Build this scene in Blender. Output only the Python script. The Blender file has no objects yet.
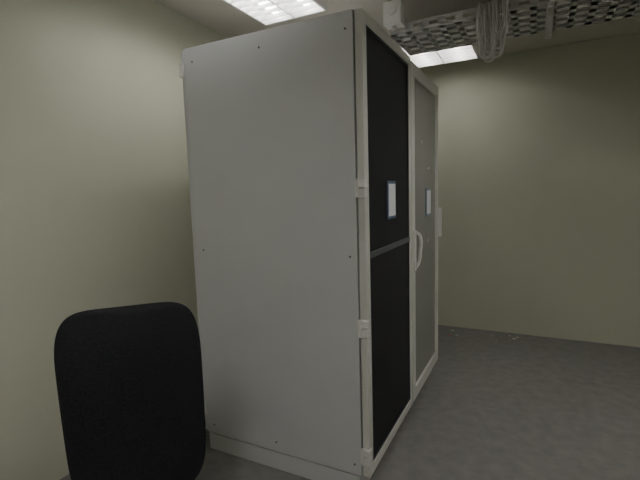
import bpy, bmesh, math, random
import numpy as np
from mathutils import Matrix, Vector
random.seed(4)
H=2.1; W=.74; D=.91; T=.036
XW=-1.406; YW=2.614; HC=2.548; XR=3.0; YF=-3.4
col=bpy.context.collection

# ---------------------------------------------------------------- materials
def mat(name,c,rough=.5,metal=0,noise=None,bump=None,emit=None,alpha=None,spec=None):
    m=bpy.data.materials.new(name); m.use_nodes=True
    nt=m.node_tree; b=nt.nodes["Principled BSDF"]
    b.inputs["Base Color"].default_value=(*c,1); b.inputs["Roughness"].default_value=rough
    b.inputs["Metallic"].default_value=metal
    if spec is not None: b.inputs["Specular IOR Level"].default_value=spec
    if emit: b.inputs["Emission Color"].default_value=(*emit[0],1); b.inputs["Emission Strength"].default_value=emit[1]
    tc=nt.nodes.new("ShaderNodeTexCoord")
    if noise:
        sc,amt,det=noise
        n=nt.nodes.new("ShaderNodeTexNoise"); n.inputs["Scale"].default_value=sc; n.inputs["Detail"].default_value=det
        nt.links.new(tc.outputs["Object"],n.inputs["Vector"])
        r=nt.nodes.new("ShaderNodeValToRGB")
        r.color_ramp.elements[0].position=.3; r.color_ramp.elements[1].position=.7
        r.color_ramp.elements[0].color=(*[x*(1-amt) for x in c],1); r.color_ramp.elements[1].color=(*[min(1,x*(1+amt)) for x in c],1)
        nt.links.new(n.outputs["Fac"],r.inputs["Fac"]); nt.links.new(r.outputs["Color"],b.inputs["Base Color"])
    if bump:
        sc,st=bump
        n=nt.nodes.new("ShaderNodeTexNoise"); n.inputs["Scale"].default_value=sc
        nt.links.new(tc.outputs["Object"],n.inputs["Vector"])
        bp=nt.nodes.new("ShaderNodeBump"); bp.inputs["Strength"].default_value=st; bp.inputs["Distance"].default_value=.002
        nt.links.new(n.outputs["Fac"],bp.inputs["Height"]); nt.links.new(bp.outputs["Normal"],b.inputs["Normal"])
    if alpha is not None: b.inputs["Alpha"].default_value=alpha
    return m
M_side=mat("powdercoat_grey",(.65,.66,.68),.45,noise=(3,.02,2),bump=(900,.05))
M_frame=mat("powdercoat_frame",(.70,.70,.66),.4,bump=(900,.05))
M_dark=mat("perforated_black",(.012,.012,.016),.5,noise=(420,.7,1),spec=.25)
M_bar=mat("bar_grey",(.10,.10,.11),.4)
M_blk=mat("black_interior",(.10,.10,.10),.6)
M_lip=mat("mesh_lip_black",(.03,.03,.034),.5)
M_steel=mat("galvanised_steel",(.66,.66,.65),.45,.25,noise=(25,.12,3))
M_screw=mat("screw_dark",(.12,.12,.12),.4,.6)
M_white=mat("white_plastic",(.80,.79,.77),.4)
M_card=mat("label_card",(.85,.87,.88),.5)
M_cardf=mat("label_holder_blue",(.10,.14,.24),.4)
M_wall=mat("wall_paint",(.56,.565,.45),.75,noise=(1.2,.03,3),bump=(120,.1))
M_ceil=mat("ceiling_paint",(.60,.56,.50),.85,noise=(2,.03,2))
M_floor=mat("floor_screed",(.195,.19,.183),.6,noise=(14,.12,10),bump=(60,.2))
M_louv=mat("louvre_white",(.85,.85,.84),.3)
M_fab=mat("chair_fabric",(.016,.016,.019),.95,noise=(260,.5,2),bump=(500,.6),spec=.15)
M_cpl=mat("chair_plastic",(.015,.015,.016),.45)
M_cable=mat("cable_grey",(.66,.66,.64),.5)
M_cabled=mat("cable_dark",(.45,.45,.44),.5)
M_panelw=mat("panel_white",(.88,.88,.84),.5)
M_cabley=mat("cable_cream",(.76,.75,.60),.5)
M_scrap=mat("paper_scrap",(.6,.58,.52),.8)
M_scrapr=mat("scrap_red",(.35,.1,.07),.7)
def glass():
    m=bpy.data.materials.new("door_glass"); m.use_nodes=True; nt=m.node_tree; nt.nodes.clear()
    N=nt.nodes.new; L=nt.links.new
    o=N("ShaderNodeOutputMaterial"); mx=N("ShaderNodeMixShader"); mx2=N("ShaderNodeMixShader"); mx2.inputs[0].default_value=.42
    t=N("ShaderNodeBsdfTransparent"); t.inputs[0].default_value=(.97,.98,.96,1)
    d=N("ShaderNodeBsdfDiffuse"); d.inputs[0].default_value=(.86,.87,.82,1)  # pale diffuse share paints in the brightness of reflections and a lit interior
    g=N("ShaderNodeBsdfGlossy"); g.inputs["Roughness"].default_value=.05
    f=N("ShaderNodeFresnel"); f.inputs[0].default_value=1.5
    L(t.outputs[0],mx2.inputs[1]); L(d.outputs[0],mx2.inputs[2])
    L(f.outputs[0],mx.inputs[0]); L(mx2.outputs[0],mx.inputs[1]); L(g.outputs[0],mx.inputs[2]); L(mx.outputs[0],o.inputs[0])
    return m
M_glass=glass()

# ---------------------------------------------------------------- helpers
def empty(name,loc=(0,0,0)):
    e=bpy.data.objects.new(name,None); e.location=loc; e.empty_display_size=.1; col.objects.link(e); return e
def mesh_from_bm(name,bm,m,parent=None,bevel=0,smooth=False,seg=2):
    me=bpy.data.meshes.new(name); bm.normal_update(); bm.to_mesh(me); bm.free()
    o=bpy.data.objects.new(name,me); col.objects.link(o); me.materials.append(m)
    if smooth: 
        for p in me.polygons: p.use_smooth=True
    if bevel:
        b=o.modifiers.new("bevel","BEVEL"); b.width=bevel; b.segments=seg; b.limit_method='ANGLE'
    if parent: o.parent=parent
    return o
def addbox(bm,a,b):
    a,b=[min(p,q) for p,q in zip(a,b)],[max(p,q) for p,q in zip(a,b)]
    v=[bm.verts.new((x,y,z)) for x in(a[0],b[0]) for y in (a[1],b[1]) for z in (a[2],b[2])]
    for f in [(0,1,3,2),(4,6,7,5),(0,4,5,1),(2,3,7,6),(0,2,6,4),(1,5,7,3)]: bm.faces.new([v[i] for i in f])
def boxes(name,lst,m,parent=None,bevel=0):
    bm=bmesh.new()
    for a,b in lst: addbox(bm,a,b)
    return mesh_from_bm(name,bm,m,parent,bevel)
def addcyl(bm,p0,p1,r,seg=16,r2=None):
    p0=Vector(p0);p1=Vector(p1);d=p1-p0
    q=d.to_track_quat('Z','Y').to_matrix().to_4x4(); q.translation=(p0+p1)/2
    bmesh.ops.create_cone(bm,cap_ends=True,segments=seg,radius1=r,radius2=r if r2 is None else r2,depth=d.length,matrix=q)
def cyls(name,lst,m,parent=None,bevel=0):
    bm=bmesh.new()
    for a in lst: addcyl(bm,*a)
    o=mesh_from_bm(name,bm,m,parent,bevel)
    return o
def curve(name,strands,r,m,parent=None):
    c=bpy.data.curves.new(name,'CURVE'); c.dimensions='3D'; c.bevel_depth=r; c.bevel_resolution=2; c.resolution_u=8
    for pts in strands:
        s=c.splines.new('BEZIER'); s.bezier_points.add(len(pts)-1)
        for bp,p in zip(s.bezier_points,pts): bp.co=p; bp.handle_left_type=bp.handle_right_type='AUTO'
    c.materials.append(m); o=bpy.data.objects.new(name,c); col.objects.link(o)
    if parent: o.parent=parent
    return o

# ---------------------------------------------------------------- room
boxes("floor",[((XW-.1,YF-.1,-.1),(XR+.1,YW+.1,0))],M_floor)
boxes("ceiling",[((XW-.1,YF-.1,HC),(XR+.1,YW+.1,HC+.1))],M_ceil)
boxes("wall_left",[((XW-.1,YF-.1,0),(XW,YW+.1,HC))],M_wall)
boxes("wall_back",[((XW,YW,0),(XR,YW+.1,HC))],M_wall)
boxes("wall_right",[((XR,YF,0),(XR+.1,YW+.1,HC))],M_wall)
boxes("wall_front",[((XW,YF-.1,0),(XR,YF,HC))],M_wall)

# ---------------------------------------------------------------- rack
def rack(glassy,y0,h):
    e=empty("server_rack",(0,y0,0))
    P=.1
    boxes("plinth",[((-D+.014,.006,0),(-.012,W-.006,P-.009))],M_side,e,.002)
    boxes("plinth_gap",[((-D+.03,.022,P-.010),(-.03,W-.022,P+.001))],M_blk,e)
    boxes("side_panel",[((-D+.006,.0,P),(-.002,.018,h))],M_side,e,.003)
    boxes("side_panel_far",[((-D+.006,W-.018,P),(-.002,W-.0,h))],M_side,e,.003)
    boxes("roof",[((-D+.006,.018,h-.02),(-.002,W-.018,h))],M_side,e,.003)
    boxes("base",[((-D+.02,.018,P),(-.002,W-.018,P+.03))],M_side,e)
    boxes("rear_door",[((-D-.016,.004,P+.004),(-D+.003,W-.004,h-.006))],M_side,e,.004)
    boxes("posts",[((-.05,.02,P+.03),(-.004,.07,h-.02)),((-.05,W-.07,P+.03),(-.004,W-.02,h-.02)),
                   ((-D+.02,.02,P+.03),(-D+.06,.06,h-.02)),((-D+.02,W-.06,P+.03),(-D+.06,W-.02,h-.02))],M_side,e)
    s=[]
    for x in (-D+.06,-D/2,-.035):
        for z in (P+.05,1.1,h-.07):
            if x==-D/2 and z==1.1: continue
            s.append(((x,.0025,z),(x,-.002,z),.0045,12))
    cyls("panel_screws",s,M_screw,e)
    hb=[]
    for z in (P+.13,2.0):
        hb+=[((-D-.024,-.010,z-.035),(-D+.004,.006,z+.035))]
    boxes("rear_hinges",hb,M_white,e,.004)
    x0,x1=.004,T; zb,zt=P,h-.004; ya,yb=.004,W-.004
    fl,fr,ft=.05,.035,.045
    if glassy: fl,fr,ft=.075,.045,.07
    boxes("door_frame",[((x0,ya,zb),(x1,ya+fl,zt)),((x0,yb-fr,zb),(x1,yb,zt)),
                        ((x0,ya+fl,zt-ft),(x1,yb-fr,zt)),((x0,ya+fl,zb),(x1,yb-fr,zb+ft))],M_frame,e,.003)
    if not glassy:
        boxes("door_mesh_panel",[((x0+.01,ya+fl-.002,zb+ft-.002),(x1-.008,yb-fr+.002,zt-ft+.002))],M_dark,e)
        a,b,c,d=ya+fl-.001,yb-fr+.001,zb+ft-.001,zt-ft+.001; xx=(x1-.009,x1-.004)
        boxes("mesh_lip",[((xx[0],a,c),(xx[1],a+.014,d)),((xx[0],b-.014,c),(xx[1],b,d)),((xx[0],a,c),(xx[1],b,c+.014)),((xx[0],a,d-.014),(xx[1],b,d))],M_lip,e)
        boxes("door_crossbar",[((x1-.009,ya+fl-.002,1.085),(x1,yb-fr+.002,1.112))],M_bar,e,.002)
        ly,lz=.37,1.33
    else:
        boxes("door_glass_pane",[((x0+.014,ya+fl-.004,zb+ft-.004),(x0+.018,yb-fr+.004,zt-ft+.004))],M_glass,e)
        ly,lz=.46,1.29
    lx=x1-.006 if not glassy else x0+.018
    boxes("label_holder",[((lx,ly-.066,lz-.092),(lx+.007,ly+.066,lz+.092))],M_cardf,e,.002)
    boxes("label_card",[((lx+.006,ly-.052,lz-.078),(lx+.009,ly+.052,lz+.078))],M_card,e)
    if not glassy:
        hb=[]; pins=[]
        for z in (.2,.79,1.39):
            hb+=[((-.004,-.008,z-.036),(.010,.003,z+.036)),((.010,-.012,z-.036),(x1+.006,.02,z-.003)),((.010,-.012,z+.003),(x1+.006,.02,z+.036))]
            pins.append(((.010,-.008,z-.04),(.010,-.008,z+.04),.006,12))
        boxes("front_hinges",hb,M_white,e,.003); cyls("hinge_pins",pins,M_white,e)
    else:
        boxes("handle_base",[((x1,.025,.90),(x1+.012,.062,1.14))],M_white,e,.004)
        curve("handle_lever",[[(x1+.012,.045,1.13),(x1+.035,.045,1.11),(x1+.038,.045,1.02),(x1+.028,.045,.95),(x1+.012,.045,.92)]],.009,M_white,e)
        boxes("edge_latch",[((x0-.004,W-.004,1.03),(x1+.022,W+.014,1.24))],M_white,e,.004)
    return e
rack(False,0,H)
r2=rack(True,W+.004,H-.012)
def contents(e):
    P=.13; eq=[]; pan=[]
    z=.22
    boxes("mounting_rails",[((-.14,.13,P),(-.11,.16,2.05)),((-.14,W-.16,P),(-.11,W-.13,2.05))],M_steel,e)
    k=0
    while z<1.98:
        hgt=random.choice([.042,.042,.086])
        if z+hgt>1.98: break
        (eq if k%9==2 else pan).append(((-.45,.16,z),(-.035,W-.16,z+hgt-.003))); z+=hgt+.004; k+=1
    boxes("switches",eq,M_blk,e,.002); boxes("patch_panels",pan,M_panelw,e,.002)
    boxes("cable_manager_sides",[((-.10,.075,P),(-.035,.13,2.05)),((-.10,W-.13,P),(-.035,W-.075,2.05))],M_panelw,e)
    st=[[],[]]
    for i in range(130):
        z0=random.uniform(1.0,1.92); z1=z0+random.uniform(-.4,.3); z1=max(.5,min(1.94,z1))
        y0=random.uniform(.18,W-.18); side=random.choice([.12,.12,W-.12])
        x=random.uniform(-.025,.002)
        st[i%2].append([(-.035,y0,z0),(x,y0,z0-.02),(x,(y0+side)/2,z0-random.uniform(.03,.12)),(x,side,(z0+z1)/2),(x,(side+y0)/2,z1-.03),(-.035,y0+.02,z1)])
    curve("patch_cables_grey",st[0],.004,M_cable,e); curve("patch_cables_cream",st[1],.004,M_cabley,e)
contents(r2)

# ---------------------------------------------------------------- ceiling lights (louvre fixtures)
def fixture(x0,x1,y0,y1,strength):
    e=empty("ceiling_light",((x0+x1)/2,(y0+y1)/2,HC)); a=(x1-x0)/2; b=(y1-y0)/2; h=.07; w=.012
    M_tube=mat("lamp_tube",(1,1,1),.5,emit=((1,.985,.945),strength))
    boxes("housing",[((-a,-b,-h),(-a+w,b,0)),((a-w,-b,-h),(a,b,0)),((-a+w,-b,-h),(a-w,-b+w,0)),((-a+w,b-w,-h),(a-w,b,0)),((-a+w,-b+w,-.006),(a-w,b-w,0))],M_louv,e)
    cyls("tubes",[((x,-b+.03,-.028),(x,b-.03,-.028),.014,14) for x in (-a/2,a/2)],M_tube,e)
    bl=[((-.004,-b+w,-h),(.004,b-w,-.012))]
    n=int(2*b/.075)
    for i in range(1,n):
        y=-b+i*2*b/n; bl.append(((-a+w,y-.002,-h+.002),(a-w,y+.002,-.046)))
    boxes("louvre_blades",bl,M_louv,e)
    return e
fixture(-.95,-.50,-.38,.82,18)
fixture(-.37,.20,1.74,2.37,21)
fixture(1.45,1.9,-.1,1.1,54)
fixture(.15,.6,-2.6,-1.4,94)

# ---------------------------------------------------------------- cable tray
def tray(x0,x1,y0,y1,z):
    e=empty("cable_tray",(x0,y0,z)); L=x1-x0; w=y1-y0; hs=.06
    bx=[]
    nl=5; sw=.052
    for i in range(nl):
        y=i*(w-sw)/(nl-1); bx.append(((0,y,0),(L,y+sw,.002)))
    x=0
    while x<L:
        bx.append(((x,.0,.0),(min(x+.036,L),w,.0021))); x+=.10
    for y in (0,w-.002):
        bx.append(((0,y,.002),(L,y+.002,.020))); bx.append(((0,y,.040),(L,y+.002,hs)))
        x=0
        while x<L: bx.append(((x,y,.016),(min(x+.045,L),y+.002,.044))); x+=.10
    boxes("perforated_channel",bx,M_steel,e)
    rods=[]; br=[]
    for x in (.9,1.9,2.8):
        if x<L:
            for y in (-.02,w+.02): rods.append(((x,y,-.03),(x,y,HC-z),.005,10))
            br.append(((x-.02,-.04,-.032),(x+.02,w+.04,-.006)))
    cyls("hanger_rods",rods,M_steel,e); boxes("support_brackets",br,M_steel,e)
    st=[]
    for i in range(16):
        y=.02+i*(w-.04)/15
        st.append([(.02,y,.010),(L*.3,y+random.uniform(-.01,.01),.010),(L*.6,y+random.uniform(-.01,.01),.010),(L-.02,y,.010)])
    curve("tray_cables",st,.006,M_cabled,e)
    return e
tray(-.19,XR-.02,1.10,1.58,2.36)
jb=empty("junction_box",(-.13,.99,2.44))
boxes("box",[((-.055,-.05,-.07),(.055,.05,.06))],M_white,jb,.006)
cyls("gland",[((0,-.05,.01),(0,-.065,.01),.032,20),((0,0,-.07),(0,0,-.09),.014,14),((0,0,.06),(0,0,HC-2.44),.010,12)],M_white,jb)
# slack cables slung over the tray edge, hanging in long narrow loops
cc=empty("hanging_cable_bundle",(.43,1.04,2.26)); st=[]
for i in range(20):
    x=random.uniform(-.045,.045); wd=random.uniform(.02,.05); lo=random.uniform(-.19,-.02); dy=random.uniform(-.03,.02)
    st.append([(x-wd,.16,.125),(x-wd,.06,.172),(x-wd*1.1,dy,.10),(x-wd*.9,dy-.01,lo*.4),(x,dy-.01,lo),(x+wd*.9,dy-.005,lo*.35),(x+wd,dy,.11),(x+wd*.8,.06,.176),(x+wd*.8,.17,.125)])
curve("loops",st,.0045,M_cable,cc)

# ---------------------------------------------------------------- chair
def rounded_slab(name,w,h,t,m,parent,bulge=0.0,curv=0.0):
    bm=bmesh.new(); rings=[]; N=48
    def outline(a,s):
        n=5.0; c,sn=math.cos(a),math.sin(a)
        return (s*w/2*math.copysign(abs(c)**(2/n),c), s*h/2*math.copysign(abs(sn)**(2/n),sn))
    prof=[(0.0,1),( .5,1),(.8,.97),(.94,.85),(.99,.6),(1.0,0),(.99,-.6),(.94,-.85),(.8,-.97),(.5,-1),(0,-1)]
    for s,ty in prof:
        if s==0:
            rings.append([bm.verts.new((0,ty*t/2+bulge*ty,0))]); continue
        rg=[]
        for i in range(N):
            x,z=outline(2*math.pi*i/N,s)
            rg.append(bm.verts.new((x,ty*t/2+bulge*ty*(1-s*s)+curv*(x/(w/2))**2,z)))
        rings.append(rg)
    for a,b in zip(rings[:-1],rings[1:]):
        for i in range(N):
            j=(i+1)%N
            if len(a)==1: bm.faces.new((a[0],b[i],b[j]))
            elif len(b)==1: bm.faces.new((a[i],b[0],a[j]))
            else: bm.faces.new((a[i],b[i],b[j],a[j]))
    bmesh.ops.recalc_face_normals(bm,faces=bm.faces)
    o=mesh_from_bm(name,bm,m,parent,smooth=True)
    ss=o.modifiers.new("sub","SUBSURF"); ss.levels=1; ss.render_levels=2
    return o
def chair(loc,yaw):
    e=empty("office_chair",loc); e.rotation_euler=(0,0,yaw)
    b=rounded_slab("backrest",.46,.74,.07,M_fab,e,bulge=.012,curv=.03); b.location=(0,-.24,.66); b.rotation_euler=(math.radians(6),0,0)
    s=rounded_slab("seat",.48,.44,.08,M_fab,e,bulge=.012); s.location=(0,.045,.46); s.rotation_euler=(math.radians(90),0,0)
    boxes("back_support",[((-.035,-.25,.34),(.035,.05,.385)),((-.1,-.1,.385),(.1,.12,.415))],M_cpl,e,.006)
    c=[((0,0,.08),(0,0,.25),.028,16),((0,0,.25),(0,0,.37),.016,16)]
    for i in range(5):
        a=math.radians(72*i+20); dx,dy=math.cos(a),math.sin(a)
        c.append(((0,0,.11),(dx*.27,dy*.27,.072),.024,10,.014))
        c.append(((dx*.27,dy*.27,.03),(dx*.27,dy*.27,.078),.009,10))
        for s in(-1,1):
            px,py=-dy*s*.008,dx*s*.008
            c.append(((dx*.27+px,dy*.27+py,.026),(dx*.27+px*3.2,dy*.27+py*3.2,.026),.026,18))
    cyls("base_and_casters",c,M_cpl,e)
    return e
chair((-.718,-.552,0),math.radians(47))

# ---------------------------------------------------------------- floor debris
sc=empty("paper_scraps",(.3,2.4,0))
for n,m,k in (("scraps_light",M_scrap,9),("scraps_red",M_scrapr,3)):
    bm=bmesh.new()
    for i in range(k):
        x,y=random.uniform(-.35,.35),random.uniform(-.12,.17); a=random.uniform(0,3); s=random.uniform(.008,.022)
        v=[bm.verts.new((x+s*math.cos(a+j*1.57)*random.uniform(.7,1.2),y+s*math.sin(a+j*1.57)*random.uniform(.4,1.2),.002+random.uniform(0,.006))) for j in range(4)]
        bm.faces.new(v)
    mesh_from_bm(n,bm,m,sc)

# ---------------------------------------------------------------- world + camera
w=bpy.data.worlds.new("world"); bpy.context.scene.world=w; w.use_nodes=True
w.node_tree.nodes["Background"].inputs[0].default_value=(.5,.5,.48,1); w.node_tree.nodes["Background"].inputs[1].default_value=.05
F=424.83; C=(.6699,-1.6571,1.3794); yaw,pitch,roll=2.0433,.1127,-.0303
f=np.array([math.cos(pitch)*math.cos(yaw),math.cos(pitch)*math.sin(yaw),-math.sin(pitch)])
r=np.cross(f,[0,0,1]); r/=np.linalg.norm(r); u=np.cross(r,f)
rr=math.cos(roll)*r+math.sin(roll)*u; uu=-math.sin(roll)*r+math.cos(roll)*u
cd=bpy.data.cameras.new("camera"); cam=bpy.data.objects.new("camera",cd); col.objects.link(cam)
cam.matrix_world=Matrix(((rr[0],uu[0],-f[0],C[0]),(rr[1],uu[1],-f[1],C[1]),(rr[2],uu[2],-f[2],C[2]),(0,0,0,1)))
cd.sensor_width=36; cd.lens=F*36/640; cd.clip_start=.02
bpy.context.scene.camera=cam
